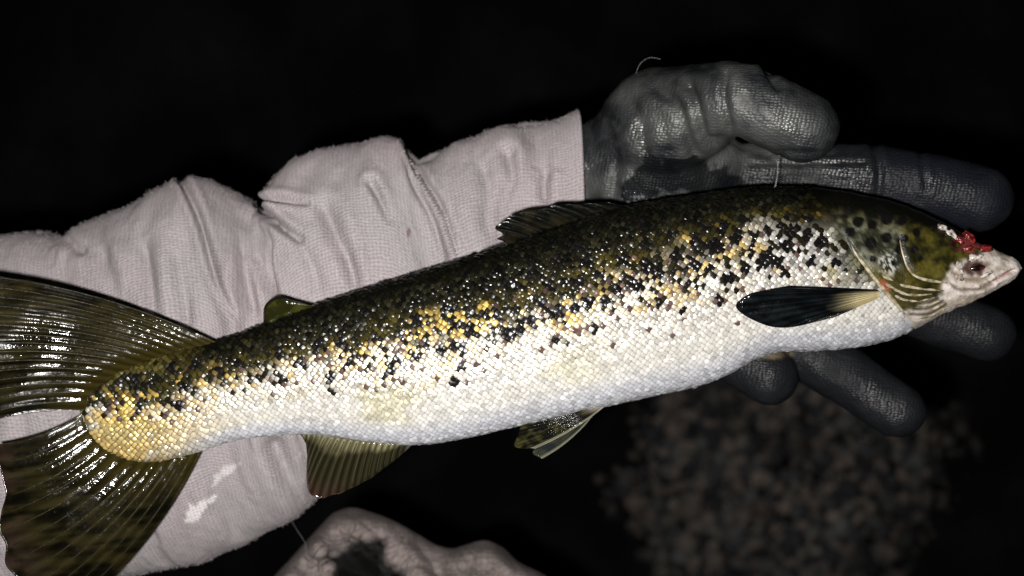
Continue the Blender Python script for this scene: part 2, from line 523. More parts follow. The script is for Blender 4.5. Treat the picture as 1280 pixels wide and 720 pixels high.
for poly, dep, wd in creases:
    dep *= 1.35
    d, side, al = polydist(ppx, ppy, catmull(poly, 14))
    taper = np.clip(np.sin(np.clip(al, 0.04, 0.97)*np.pi)*1.8, 0.15, 1) if dep < 10 else np.clip(1.25-al*0.9, 0, 1)
    disp += front*taper*(.3+.7*sstep(.0, .4, np.tile(sp_, NU)))*(-dep*np.exp(-(d/wd)**2)+dep*0.45*np.exp(-((d-wd*2.2)/(wd*1.6))**2))
dS, _, aS = polydist(ppx, ppy, catmull(creases[13][0], 14))
Vs = Vs.reshape(-1, 3)+Nn.reshape(-1, 3)*(disp*K)[:, None]
# rolled hem at the wrist: turn the last rings inwards
Vr = Vs.reshape(NU, NV, 3)
cen = Vr[-1].mean(axis=0)
extra = []
for q, (shr, back) in enumerate([(0.99, -1.6), (0.97, -1.8), (0.945, -0.5), (0.92, 3), (0.89, 9)]):
    ring = cen+(Vr[-1]-cen)*shr
    ring = ring-np.array([1.0, -0.05, 0])*back*K
    extra.append(ring)
Vfull = np.vstack([Vs]+extra)
Kn = np.stack([np.concatenate([ulen]+[np.full(NV, uu[-1]+4*(q+1)) for q in range(5)]),
               np.concatenate([vlen]+[vlen[-NV:]]*5)], 1)
ppx, ppy, _ = proj(Vfull)
base = np.tile(np.array([0.395, 0.360, 0.367]), (len(Vfull), 1))
tint = fnoise(ppx/60, ppy/60, seed=30)
base = base*mix((1.04, 0.98, 1.0), (0.96, 1.0, 1.0), tint)
# dried pale smear and a small blood mark
sm = np.zeros(len(Vfull))
for (x, y, rx, ry, ang) in [(243, 642, 10, 11, 0), (252, 633, 12, 7, -.7), (263, 625, 11, 4.5, -.5), (283, 588, 18, 5, -.55), (272, 600, 12, 3, -.9), (236, 650, 6, 4, 0)]:
    ca, sa = math.cos(ang), math.sin(ang)
    dx, dy = ppx-x, ppy-y
    e = np.hypot((dx*ca+dy*sa)/rx, (-dx*sa+dy*ca)/ry)+(fnoise(ppx/5, ppy/5, seed=33)-0.5)*1.0
    sm = np.maximum(sm, sstep(1.05, 0.75, e)*(0.9 if y > 610 else 0.55))
base = mix(base, (0.80, 0.76, 0.76), sm)
e = np.hypot((ppx-511)/3.0, (ppy-291)/7.5)+(vnoise(ppx/3, ppy/3, seed=34)-0.5)*.8
base = mix(base, (0.16, 0.06, 0.06), sstep(1.1, .6, e)*0.75)
sleeve = build('sleeve', Vfull, grid_faces(NU+5, NV, wrap=True), M_knit, person, PERSON_AT, col=base, uv=Kn)
props(sleeve, 'wrinkled grey jersey sleeve with a stitched cuff seam and pale smears')

# raised overlock stitches along the cuff seam
def on_sleeve(px, py, lift=0.0):
    q = np.argmin((SPX-px)**2+(SPY-py)**2)
    return SV[q]+SN[q]*lift
ids = np.nonzero(np.tile(sp_ > 0.05, NU))[0]
SV = Vs[ids]; SN = Nn.reshape(-1, 3)[ids]; SPX, SPY, _ = proj(SV)
line = catmull(creases[13][0], 38)
lineB = catmull(creases[14][0], 38)
sv, sf, off = [], [], 0
for i in range(1, 37):
    a = on_sleeve(line[i][0]-1, line[i][1], 1.2*K); c = on_sleeve(lineB[i][0]+4, lineB[i][1]-2, 1.0*K)
    m_ = on_sleeve((line[i][0]+lineB[i][0])/2+1, (line[i][1]+lineB[i][1])/2-1, 3.0*K)
    t = catmull([a, m_, c], 7)
    v, f = tube(t, np.array([.6, 1.2, 1.5, 1.6, 1.5, 1.2, .6])*K*0.95, 6)
    sv.append(v); sf += [[k+off for k in q] for q in f]; off += len(v)
build('seam_stitching', np.vstack(sv), sf, M_thread, sleeve, PERSON_AT)

# loose fibres standing off the jersey
NF = 34000
rim = np.abs(np.tile(sp_, NU))
wgt = np.where(np.tile(sp_ > -0.35, NU), 0.3+1.6*np.exp(-(rim/0.22)**2), 0)
wgt = wgt/wgt.sum()
idx = RNG.choice(NU*NV, NF, p=wgt)
p0 = Vs[idx]+RNG.normal(0, 0.7*K, (NF, 3)); nrm = Nn.reshape(-1, 3)[idx]
dirn = nrm+RNG.normal(0, .8, (NF, 3)); dirn /= np.linalg.norm(dirn, axis=1)[:, None]
ln = RNG.gamma(2.0, 0.62, NF)*K
sd = np.cross(dirn, RNG.normal(0, 1, (NF, 3))); sd /= np.linalg.norm(sd, axis=1)[:, None]
wid = 0.33*K
mid_ = p0+dirn*ln[:, None]*.55+RNG.normal(0, .5*K, (NF, 3))
tipp = p0+(dirn+RNG.normal(0, .45, (NF, 3)))*ln[:, None]
Vf = np.stack([p0-sd*wid, p0+sd*wid, mid_+sd*wid*.8, mid_-sd*wid*.8, tipp], 1).reshape(-1, 3)
bi = (np.arange(NF)*5)[:, None]
Ff = np.vstack([bi+np.array([0, 1, 2]), bi+np.array([0, 2, 3]), bi+np.array([3, 2, 4])])
props(build('fabric_fuzz', Vf, Ff, M_fuzz, sleeve, PERSON_AT, smooth=False), kind='stuff')
thr = catmull([np.append(p, 0) for p in [(364, 650), (372, 664), (381, 678), (383, 692)]], 20)
v, f = tube(P3(thr[:, 0], thr[:, 1], np.linspace(-190, -150, 20)), 0.13*K, 5)
build('loose_thread', v, f, M_fuzz, sleeve, PERSON_AT)

# ------------------------------------------------------------------ the glove
chains = [
    [(690, 240, -182, 54), (735, 222, -172, 60), (762, 197, -152, 54), (800, 235, -140, 62), (880, 232, -135, 52)],                 # wrist, upper side
    [(690, 320, -160, 60), (745, 315, -158, 64), (820, 330, -165, 62), (880, 350, -165, 58)],                 # wrist, lower side
    [(750, 210, -150, 52), (790, 188, -138, 61), (825, 160, -105, 75), (868, 138, -58, 58), (905, 124, -10, 47), (932, 126, 8, 45), (968, 142, 14, 45), (1003, 160, 12, 45)],  # thumb
    [(775, 215, -145, 60), (810, 212, -128, 62), (850, 208, -122, 58), (890, 215, -122, 50)],
    [(800, 250, -150, 60), (880, 262, -150, 58), (940, 290, -155, 52), (880, 330, -165, 58), (830, 330, -165, 60)],
    [(880, 225, -130, 46), (1000, 222, -115, 43), (1090, 221, -95, 41), (1170, 236, -75, 43), (1223, 249, -64, 42)],   # index
    [(900, 290, -160, 50), (1000, 325, -165, 44), (1090, 358, -150, 41), (1170, 394, -135, 37), (1232, 417, -120, 35)],  # middle
    [(890, 340, -170, 50), (960, 400, -170, 43), (1020, 445, -150, 39), (1075, 482, -130, 36), (1121, 512, -115, 35)],   # ring
    [(860, 350, -170, 50), (890, 405, -165, 42), (925, 447, -140, 37), (961, 471, -118, 36)],                             # little
]
iv2, if2 = ico(3)
gv, gf, off = [], [], 0
for ch in chains:
    c = np.array(ch, float)
    for a, b_ in zip(c[:-1], c[1:]):
        L = np.linalg.norm(P3(*a[:3])-P3(*b_[:3]))/K
        n = max(2, int(L/6))
        for t in np.linspace(0, 1, n+1):
            q = a*(1-t)+b_*t
            s = (D-q[2])/D
            gv.append(iv2*q[3]*s*K+P3(q[0], q[1], q[2])); gf.append(if2+off); off += len(iv2)
tmp_me = bpy.data.meshes.new('glove_blank')
tmp_me.from_pydata(np.vstack(gv).tolist(), [], np.vstack(gf).tolist())
tmp = bpy.data.objects.new('glove_blank', tmp_me); COL.objects.link(tmp)
rm = tmp.modifiers.new('r', 'REMESH'); rm.mode = 'VOXEL'; rm.voxel_size = 2.6*K
s1 = tmp.modifiers.new('s', 'SMOOTH'); s1.factor = 0.6; s1.iterations = 26
dg = bpy.context.evaluated_depsgraph_get()
ev = tmp.evaluated_get(dg).to_mesh()
nvx = len(ev.vertices)
GV = np.empty(nvx*3, np.float32); ev.vertices.foreach_get('co', GV); GV = GV.reshape(-1, 3).astype(float)
GN = np.empty(nvx*3, np.float32); ev.vertices.foreach_get('normal', GN); GN = GN.reshape(-1, 3).astype(float)
GF = [list(p.vertices) for p in ev.polygons]
tmp.evaluated_get(dg).to_mesh_clear()
bpy.data.objects.remove(tmp); bpy.data.meshes.remove(tmp_me)
gx_, gy_, gz_ = proj(GV)
gd = (fnoise(gx_/40, gy_/40, gz_/40, seed=41)-0.5)*5+(fnoise(gx_/14, gy_/14, gz_/14, seed=42)-0.5)*2.2
for poly, dep, wd in [([(862, 108), (872, 135), (880, 168), (892, 176)], 6, 6), ([(908, 92), (905, 120), (912, 160)], 4, 5),
                      ([(820, 110), (845, 130), (858, 160), (868, 190)], 5, 7), ([(958, 84), (966, 96), (972, 108)], 5, 5),
                      ([(1092, 182), (1100, 215), (1096, 255)], 3.5, 5), ([(780, 120), (800, 150), (806, 190)], 3, 8),
                      ([(760, 160), (770, 200), (768, 240)], 3, 6), ([(900, 170), (960, 196), (1000, 206)], 2, 5),
                      ([(975, 190), (1040, 192)], 2.0, 4), ([(1150, 190), (1158, 235)], 2.0, 4),
                      ([(940, 205), (1080, 203)], 1.6, 3), ([(940, 222), (1085, 220)], 1.6, 3)]:
    d, _, al = polydist(gx_, gy_, catmull(poly, 10))
    gd += (GN[:, 2] > 0)*(-dep*np.exp(-(d/wd)**2)+.35*dep*np.exp(-((d-2*wd)/(1.3*wd))**2))
GV = GV+GN*(gd*K)[:, None]
n1 = fnoise(gx_/38, gy_/38, gz_/60, seed=44, octaves=4); n2_ = fnoise(gx_/9, gy_/9, gz_/20, seed=45)
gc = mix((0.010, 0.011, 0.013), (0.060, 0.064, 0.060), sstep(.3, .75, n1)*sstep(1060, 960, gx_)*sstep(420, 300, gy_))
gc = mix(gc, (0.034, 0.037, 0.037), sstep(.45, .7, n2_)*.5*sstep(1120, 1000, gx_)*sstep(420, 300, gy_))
wet = np.zeros(nvx)
for (x, y, rx, ry) in [(850, 214, 50, 26), (882, 228, 50, 20), (815, 215, 24, 24), (800, 235, 26, 18), (890, 178, 20, 9)]:  # wet patch; the last ellipse paints the shade in the thumb crotch
    e = np.hypot((gx_-x)/rx, (gy_-y)/ry)+(fnoise(gx_/12, gy_/12, seed=47)-0.5)*1.1
    wet = np.maximum(wet, sstep(1.05, .75, e)*(gz_ < -40))
gc = mix(gc, (0.003, 0.0035, 0.0045), wet*.9)
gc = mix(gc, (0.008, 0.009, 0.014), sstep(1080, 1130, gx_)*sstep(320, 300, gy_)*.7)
# worn pale tip of the little finger
e = np.hypot((gx_-965)/22, (gy_-443)/7)
gc = mix(gc, (0.20, 0.16, 0.10), sstep(1.2, .3, e+(n2_-.5))*.8)
gsp = (.30+.25*sstep(.3, .7, n1))*(1-.85*wet)+.5*(vnoise(gx_/2.5, gy_/2.5, gz_/4, seed=48) > .93)*sstep(1100, 1150, gx_)
gsp *= 1-.55*np.maximum(sstep(1060, 1130, gx_), sstep(330, 360, gy_))
gc = np.hstack([gc, gsp[:, None]])
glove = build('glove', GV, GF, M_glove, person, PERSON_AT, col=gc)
props(glove, 'dark grey rubber-coated work glove with a wet black patch on the palm')
thr = catmull([(795, 92, 0), (800, 80, 0), (812, 72, 0), (826, 74, 0)], 16)
v, f = tube(P3(thr[:, 0], thr[:, 1], np.full(16, -75.)), 0.14*K, 5)
build('loose_thread', v, f, M_fuzz, glove, PERSON_AT)

# ------------------------------------------------------------------ the trout
TROUT_AT = tuple(P3(700, 400, -62))
trout = props(empty('trout', TROUT_AT),
    'brown trout with dark spots, golden and silver scales lying along the sleeve and glove', 'fish')

f_top = herm([104, 110, 120, 140, 170, 200, 240, 300, 340, 400, 500, 600, 640, 700, 800, 900, 970, 1020, 1060, 1100, 1140, 1175, 1195, 1215, 1240, 1262, 1271, 1276],
             [512, 490, 478, 464, 454, 446, 436, 420, 405, 383, 352, 322, 308, 287, 258, 242, 234, 234, 238, 246, 259, 276, 288, 300, 311, 320, 326, 334])
f_bot = herm([104, 110, 120, 140, 170, 200, 230, 262, 300, 380, 400, 460, 510, 560, 620, 680, 740, 800, 850, 890, 930, 960, 1000, 1050, 1100, 1140, 1180, 1220, 1250, 1268, 1276],
             [516, 540, 554, 570, 581, 582, 571, 557, 547, 542, 545, 553, 555, 548, 534, 520, 507, 494, 483, 468, 447, 439, 438, 434, 424, 409, 391, 374, 359, 347, 336])
f_a = herm([104, 115, 135, 180, 250, 350, 450, 550, 700, 850, 950, 1050, 1120, 1180, 1230, 1260, 1276],
           [1.2, 2.5, 5, 11, 22, 34, 45, 53, 61, 63, 61, 57, 51, 40, 27, 15, 3])
GILL = [(1040, 236), (1046, 262), (1054, 288), (1067, 312), (1081, 331), (1100, 356), (1116, 374), (1133, 394), (1142, 408)]
def fish_pt(s, th):
    """plane px coordinates + z; th 0 = back, pi/2 = side facing up, pi = belly"""
    t, b_, a = f_top(s), f_bot(s), f_a(s)
    h = (b_-t)/2; c = (b_+t)/2
    k = sstep(120, 320, s)*sstep(1230, 1050, s)*0.16
    x = s-k*h*np.cos(th)
    y = c-h*np.cos(th)
    z = a*np.sign(np.sin(th))*np.abs(np.sin(th))**(0.92+1.0*sstep(270, 150, s)) + 10*sstep(330, 100, s)
    return x, y, z
def fish_world(s, th):
    x, y, z = fish_pt(s, th)
    return np.stack([(x-640)*K, (360-y)*K, Z0+z*K], -1)
def fish_uv(px, py, it=14):
    """photo pixel -> (s, theta) on the visible side"""
    px = np.asarray(px, float); py = np.asarray(py, float)
    X, Y = px.copy(), py.copy(); s = px.copy()
    for _ in range(it):
        for _ in range(3):
            h = (f_bot(s)-f_top(s))/2; c = (f_bot(s)+f_top(s))/2
            ct = np.clip((c-Y)/np.maximum(h, 1), -1, 1)
            k = sstep(120, 320, s)*sstep(1230, 1050, s)*0.16
            s = X+k*h*ct
        th = np.arccos(ct)
        z = fish_pt(s, th)[2]; q = (D-z)/D
        X = 640+(px-640)*q; Y = 360+(py-360)*q
    return s, th
def on_fish(px, py, lift=0.0):
    s, th = fish_uv(np.atleast_1d(px), np.atleast_1d(py))
    p = fish_world(s, th); e = 1.0
    du = fish_world(s+e, th)-fish_world(s-e, th); dv = fish_world(s, th+.01)-fish_world(s, th-.01)
    n = np.cross(dv, du); n /= np.linalg.norm(n, axis=1)[:, None]+1e-12
    n[n[:, 2] < 0] *= -1
    return p+n*np.asarray(lift)*K, n

SPOTS = [(895,309,11),(921,297,9),(870,330,10),(889,335,8),(913,348,8),(932,337,9),(953,327,9),(846,319,9),(824,341,9),(800,356,11),(769,357,8),(761,376,8),
 (737,378,10),(717,385,8),(700,389,9),(690,394,7),(664,402,9),(645,386,8),(637,418,10),(653,413,6),(744,413,6),(697,424,6),(824,380,6),(857,386,5),(900,375,6),
 (579,436,9),(563,434,8),(589,412,8),(571,408,6),(598,418,6),(621,394,8),(611,397,6),(723,352,9),(686,356,7),(646,357,9),(809,329,10),(806,300,9),(780,325,8),
 (732,329,9),(697,325,9),(985,308,9),(970,326,9),(963,316,7),(1030,302,9),(1010,293,8),(983,340,8),(1016,326,8),(1047,324,7),(1036,273,9),(991,289,8),(975,280,7),
 (172,471,6),(174,507,6),(222,507,6),(232,482,7),(215,462,7),(244,457,7),(415,469,6),(433,459,5),(419,490,5),(490,461,7),(497,450,6),(483,469,5),(550,440,7),
 (535,434,5),(523,444,5),(575,461,7),(567,477,6),(635,355,7),(354,475,6),(325,473,6),(316,475,5),(587,415,5),(352,444,7),(375,452,6),(940,312,8),(960,290,8),
 (905,285,8),(870,300,9),(840,295,8),(760,310,8),(665,335,8),(1000,313,6),(948,297,7),(862,352,6),(843,341,7),(788,345,6),(752,345,7),(677,380,6),(612,362,8),
 (560,385,7),(520,400,7),(470,425,7),(430,432,7),(400,430,7),(300,455,7),(275,462,6),(930,275,8),(880,282,7),(1012,275,7),(985,268,6),(720,310,8),(800,278,8)]
HSPOTS = [(1088,304,9),(1108,297,8),(1090,281,7),(1108,273,9),(1073,277,8),(1123,312,7),(1143,312,6),(1129,299,7),(1151,323,4),(1116,328,5),(1090,324,5),(1062,290,7),(1128,276,7),(1146,290,6),(1100,262,8)]

def spot_mask(px, py, lst, rag=0.9, seed=50):
    m = np.zeros(px.shape)
    nz = (fnoise(px/5.0, py/5.0, seed=seed, octaves=2)-0.5)*rag
    for (x, y, r) in lst:
        near = (np.abs(px-x) < 2*r) & (np.abs(py-y) < 2*r)
        if not near.any(): continue
        d = np.hypot((px[near]-x)/r, (py[near]-y)/r)+nz[near]
        m[near] = np.maximum(m[near], sstep(1.0, .75, d))
    return m

def trunk_colour(px, py, t):
    """pigment of the flank with belly shading painted in, from photo position and height on the body (0 back .. 1 belly)"""
    nA = fnoise(px/60, py/34, seed=61, octaves=3); nB = fnoise(px/16, py/13, seed=62, octaves=2); nC = fnoise(px/95, py/40, seed=63)
    tj = t+(nA-.5)*.16+(nB-.5)*.10
    hd = sstep(700, 1000, px)                        # the dark back is narrower towards the head
    dk = .24-.08*hd; ol = .39-.13*hd
    back = np.array([.005, .005, .003]); oliv = np.array([.050, .040, .008]); gold = np.array([.60, .42, .12]); silver = np.array([.70, .68, .63])
    c = mix(back, oliv, sstep(dk-.06, dk+.05, tj))
    c = mix(c, silver, sstep(ol-.07, ol+.12, tj))
    g1 = sstep(.50, .66, nC*.55+nB*.45)*sstep(dk-.02, ol, tj)*sstep(.66, .42, t)
    c = mix(c, gold, np.clip(g1*.85, 0, 1))
    tail = sstep(330, 150, px)*sstep(.12, .3, t)      # golden wrist of the tail
    c = mix(c, gold*1.12, np.clip(tail*sstep(.38, .60, nB+.25*sstep(.45, .65, t)-.2*np.exp(-((t-.38)/.14)**2))*.9, 0, 1))
    # green-yellow low flank
    lo = sstep(.55, .68, t)*sstep(.93, .80, t)*sstep(.42, .62, nA)*sstep(820, 650, px)
    c = mix(c, (.55, .50, .26), lo*.5)
    bel = sstep(.80, .93, t)*sstep(170, 300, px)
    c = mix(c, (.60, .61, .65), bel)  # bluish shading of the lower belly, painted into the colour
    rim = np.maximum(sstep(.24, .08, t), sstep(.86, .98, t))*sstep(270, 200, px)
    c = mix(c, (.07, .058, .014), rim*.92)
    sh = sstep(1035, 1062, px+(nB-.5)*40)*sstep(.20, .32, t)*sstep(.66, .50, t)
    c = mix(c, mix((.05, .05, .014), (.30, .30, .13), sstep(.35, .65, nB)), sh*.85)
    return c

def head_colour(px, py, t):
    nA = fnoise(px/22, py/18, seed=71); nB = fnoise(px/7, py/6, seed=72)
    c = mix((.012, .012, .003), (.085, .072, .012), sstep(.35, .7, nA*.6+nB*.4))
    c = mix(c, (.003, .003, .002), sstep(.31, .13, t+(nB-.5)*.14))
    # grey-green opercle with a silvery fleck
    op = sstep(1142, 1118, px+(nA-.5)*18)*sstep(345, 325, py)
    c = mix(c, mix((.020, .022, .014), (.17, .175, .13), sstep(.45, .72, nB*.5+nA*.5)), op*.85*sstep(.12, .3, t))
    nD = fnoise(px/2.6, py/2.6, seed=74, octaves=2)
    c = mix(c, (.6, .6, .55), sstep(1.3, .3, np.hypot((px-1109)/15, (py-330)/16))*sstep(.5, .68, nD)*.8)
    c = c*(.72+.56*nD)[:, None]
    # pale throat, jaw and snout
    d, side, _ = polydist(px, py, [(1040, 388), (1085, 384), (1128, 388), (1150, 380), (1176, 366), (1182, 346), (1192, 332), (1212, 324), (1236, 312), (1262, 312)])
    pale = sstep(-4, 5, d*side+(nB-.5)*8)
    pc = mix((.40, .345, .28), (.68, .62, .57), sstep(.3, .65, nB*.6+nA*.4))
    c = mix(c, pc, pale)
    bl = sstep(1.15, .5, np.hypot((px-1213)/24, (py-305)/11)+(nB-.5)*1.3)
    c = mix(c, mix((.02, .003, .003), (.22, .05, .045), sstep(.45, .7, nA)), bl*.95)
    # dark wet socket and fold lines of the snout
    so = sstep(1.15, .5, np.hypot((px-1219)/17, (py-334)/11)+(nB-.5)*1.0)
    c = mix(c, (.07, .03, .026), so*.9)
    for poly, w, col in [([(1226, 357), (1240, 351), (1254, 344), (1264, 338)], 1.8, (.30, .035, .04)),
                         ([(1186, 353), (1200, 362), (1222, 362), (1240, 354)], 1.8, (.17, .13, .10)),
                         ([(1192, 340), (1204, 348), (1222, 350), (1236, 344)], 2.0, (.20, .15, .11))]:
        dd, _, _ = polydist(px, py, catmull(poly, 10))
        c = mix(c, col, np.exp(-(dd/w)**2)*.9)
    # dark clefts between the gill rays
    for poly in ([(1098, 343), (1118, 357), (1138, 363), (1170, 364)], [(1108, 359), (1126, 369), (1145, 372), (1168, 369)], [(1118, 372), (1136, 378), (1152, 378), (1172, 373)], [(1128, 382), (1146, 385), (1160, 383), (1178, 376)], [(1136, 391), (1152, 391), (1166, 388), (1182, 380)]):
        dd, _, _ = polydist(px, py, catmull(poly, 10))
        c = mix(c, (.035, .03, .012), np.exp(-(dd/2.2)**2)*.9)
    dd, _, _ = polydist(px, py, [(1102, 354), (1106, 361)])
    c = mix(c, (.35, .06, .04), np.exp(-(dd/4)**2)*.8)
    c = mix(c, (.006, .006, .005), spot_mask(px, py, HSPOTS, .35, 73)*.95)
    return c

# body surface
NS, NT = 760, 240
sg = 104.2+(1275.8-104.2)*(0.5-0.5*np.cos(np.linspace(0, np.pi, NS)))*0.35+(1275.8-104.2)*np.linspace(0, 1, NS)*0.65
tg = np.linspace(0, 2*np.pi, NT, endpoint=False)
SG, TG = np.meshgrid(sg, tg, indexing='ij')
BV = fish_world(SG.ravel(), TG.ravel())
G3 = BV.reshape(NS, NT, 3)
bn = np.cross(np.roll(G3, -1, 1)-np.roll(G3, 1, 1), np.gradient(G3, axis=0)).reshape(-1, 3)
bn /= np.linalg.norm(bn, axis=1)[:, None]+1e-12
cc = G3.mean(axis=1, keepdims=True).repeat(NT, 1).reshape(-1, 3)
if np.sum(bn*(BV-cc)) < 0: bn = -bn
bx, by, bz = proj(BV)
tt = (1-np.cos(TG.ravel()))/2
gd_, gs_, _ = polydist(bx, by, catmull(GILL, 30))
gside = -gd_*gs_                                      # > 0 towards the head
head = sstep(-26, 4, gside+(fnoise(bx/10, by/10, seed=79)-.5)*26)*(bx > 1000)*sstep(.75, .45, tt)+sstep(-2, 2, gside)*(bx > 1000)*sstep(.45, .75, tt)
bd = 3.4*sstep(-1.5, 2.5, gside)*sstep(60, 12, gside)*(bx > 1000)*sstep(.18, .42, tt)*sstep(.985, .85, tt)           # opercle stands proud of the shoulder
bd -= 1.6*np.exp(-((gside+3)/3)**2)*(bx > 1000)*sstep(.18, .42, tt)
bd += (fnoise(bx/14, by/12, seed=78)-.5)*2.4*(bx > 1060)*(bz > 0)
for poly, dep, w in [([(1124, 296), (1128, 318), (1137, 338), (1151, 348), (1184, 354)], 2.2, 3.5), ([(1226, 357), (1240, 351), (1256, 343), (1268, 338)], 3.0, 2.2),
                     ([(1186, 353), (1200, 362), (1222, 362), (1240, 354)], 2.0, 2.2), ([(1192, 340), (1204, 348), (1222, 350), (1236, 344)], 2.2, 2.4)]:
    dd, sdv, _ = polydist(bx, by, catmull(poly, 14))
    bd += (bz > 0)*(-dep*np.exp(-(dd/w)**2)+.6*dep*np.exp(-((dd-2*w)/(1.5*w))**2))
bd -= (bz > 0)*5*sstep(1.1, .2, np.hypot((bx-1219)/15, (by-334)/10))         # socket
bd += (fnoise(bx/9, by/7, seed=76)-.5)*2.6*sstep(1165, 1190, bx)*(bz > 0)
fade_ = sstep(1276, 1262, SG.ravel())*sstep(104, 116, SG.ravel())
BV = BV+bn*(bd*fade_*K)[:, None]
tc = trunk_colour(bx, by, tt)
tc = mix(tc*.22, tc*.75, sstep(.72, .9, tt))            # bare skin between scales is duller than the scales
hc = head_colour(bx, by, tt)
bcol = mix(tc, hc, head)
bcol = mix(bcol, (.004, .004, .0035), spot_mask(bx, by, HSPOTS, .35, 73)*.97)
met = np.where(head > .5, 0.0, 0.15)
body = build('body', BV, grid_faces(NS, NT, wrap=True), M_skin, trout, TROUT_AT, col=np.hstack([bcol, met[:, None]]))

# scales: overlapping little domes, rows laid from the lateral line outwards
def arc_table(s):
    th = np.linspace(0, np.pi, 160)
    x, y, z = fish_pt(np.full(160, s), th)
    L = np.concatenate([[0], np.cumsum(np.hypot(np.diff(y), np.diff(z)))])
    return th, L
DX, DY = 7.4, 4.15
S_, TH_, SZ_ = [], [], []
col_i = 0
s = 112.0
while s < 1140:
    th, L = arc_table(s)
    l0 = np.interp(np.pi*0.50, th, L)
    j0 = -int(l0/(2*DY)); j1 = int((L[-1]-l0)/(2*DY))
    js = np.arange(j0, j1+1)*2*DY+(DY if col_i % 2 else 0)+l0
    js = js[(js > 3) & (js < L[-1]-2)]
    t_ = np.interp(js, L, th)
    S_.append(np.full(len(t_), s)); TH_.append(t_); SZ_.append(np.full(len(t_), 1.0))
    s += DX/2 if s > 170 else DX/2*1.12
    col_i += 1
S_ = np.concatenate(S_); TH_ = np.concatenate(TH_)
n0 = len(S_)
S_ = S_+RNG.normal(0, .28, n0); TH_ = TH_+RNG.normal(0, .0035, n0)
P = fish_world(S_, TH_)
sx, sy, sz = proj(P)
d_, s2_, _ = polydist(sx, sy, catmull(GILL, 30))
keep = ((-d_*s2_ < -5) | (sx < 1030))
keep &= ~((S_ < 150) & (RNG.random(n0) < sstep(34, 4, np.hypot(0, np.minimum(sy-f_top(S_), f_bot(S_)-sy))+(S_-112)*.5)))
keep &= ~((sx > 1040) & (fnoise(sx/14, sy/14, seed=80) > .60) & (-d_*s2_ > -22))
keep &= ~((sx > 985) & (RNG.random(n0) < sstep(-62, -6, -d_*s2_)*sstep(.42, .2, (1-np.cos(TH_))/2)))
S_, TH_, P, sx, sy, sz = [q[keep] for q in (S_, TH_, P, sx, sy, sz)]
n0 = len(S_)
tt = (1-np.cos(TH_))/2
tu = fish_world(S_-1, TH_)-fish_world(S_+1, TH_); tu /= np.linalg.norm(tu, axis=1)[:, None]      # towards the tail
tv = fish_world(S_, TH_+.01)-fish_world(S_, TH_-.01); tv /= np.linalg.norm(tv, axis=1)[:, None]+1e-12
nn = np.cross(tu, tv); nn /= np.linalg.norm(nn, axis=1)[:, None]+1e-12
nn[np.sum(nn*(P-fish_world(S_, TH_*0+np.pi/2)+np.array([0, 0, 1e-2])), axis=1) < 0] *= -1
out = P-np.stack([P[:, 0], (360-(f_top(S_)+f_bot(S_))/2)*K, np.full(n0, Z0)], 1)
nn[np.sum(nn*out, axis=1) < 0] *= -1
# random tilt of each scale
tlt = RNG.normal(0, 1, (n0, 2))*(.15-.05*sstep(.3, .5, tt))[:, None]
nz_ = nn+tu*tlt[:, :1]+tv*tlt[:, 1:]; nz_ /= np.linalg.norm(nz_, axis=1)[:, None]
tu = tu-nz_*np.sum(tu*nz_, axis=1)[:, None]; tu /= np.linalg.norm(tu, axis=1)[:, None]; tv = np.cross(nz_, tu)
# template: centre, inner ring, outer ring (u to tail)
ang = np.linspace(0, 2*np.pi, 10, endpoint=False)
def ring(r, h0, h1):
    c, s3 = np.cos(ang), np.sin(ang)
    r_u = np.where(c > 0, r*(1.02+.12*c**4), r*.95)
    return np.stack([c*r_u, s3*r*1.02, h0+h1*c], 1)
tmpl = np.vstack([[[0.06, 0, .13]], ring(.52, .10, .11), ring(.70, .065, .15), ring(1.0, -.11, .20)])
tf = [[0, 1+i, 1+(i+1) % 10] for i in range(10)]
tq = []
for a in (0, 1):
    for i in range(10):
        b0, b1 = 1+a*10+i, 1+a*10+(i+1) % 10; c0, c1 = b0+10, b1+10
        tq += [[b0, c0, c1], [b0, c1, b1]]
tf = np.array(tf+tq)
low = sstep(.50, .85, tt)*sstep(170, 330, sx)
size = (4.55+RNG.normal(0, .22, n0))*(1-.12*low)
dome = (1.0-.62*low)*np.where(sx < 240, 1.25, 1.0)*(1+RNG.normal(0, .18, n0))
SVt = (P[:, None, :]+nn[:, None, :]*(0.5*K)
       + (tmpl[None, :, 0:1]*tu[:, None, :]+tmpl[None, :, 1:2]*tv[:, None, :])*(size*K)[:, None, None]
       + tmpl[None, :, 2:3]*nz_[:, None, :]*(size*dome*K*.85)[:, None, None])
SF = (np.arange(n0)*len(tmpl))[:, None, None]+tf[None]
sc = trunk_colour(sx, sy, tt)
rnd = RNG.random(n0)
nb = fnoise(sx/26, sy/20, seed=83)
# single dark and single golden scales among the silver
pd = (.46-.08*sstep(700, 1000, sx))*sstep(.62, .22, tt)*sstep(.05, .12, tt)*(.5+nb)
sc = np.where((rnd < pd)[:, None], np.array([.014, .013, .006]), sc)
pg_ = .14*sstep(.15, .28, tt)*sstep(.8, .5, tt)*(nb > .45)
gm = np.clip(fnoise(sx/13, sy/11, seed=84)*.75+RNG.random(n0)*.5-.42, 0, 1)*2.2
gm = np.clip(gm, 0, 1)*sstep(.16, .3, tt)*sstep(.74, .45, tt)*sstep(1010, 860, sx)*(.35+.65*sstep(.4, .62, nb))
sc = mix(sc, (.66, .45, .12), gm*.85*(sc[:, 0] > .1))
pu = .085*sstep(.25, .4, tt)*sstep(.75, .5, tt)
r2 = RNG.random(n0)
sc = np.where((r2 < pu)[:, None], np.array([.11, .07, .06]), sc)
sc = sc*np.exp(RNG.normal(0, .10+.22*sstep(.62, .35, tt), n0))[:, None]
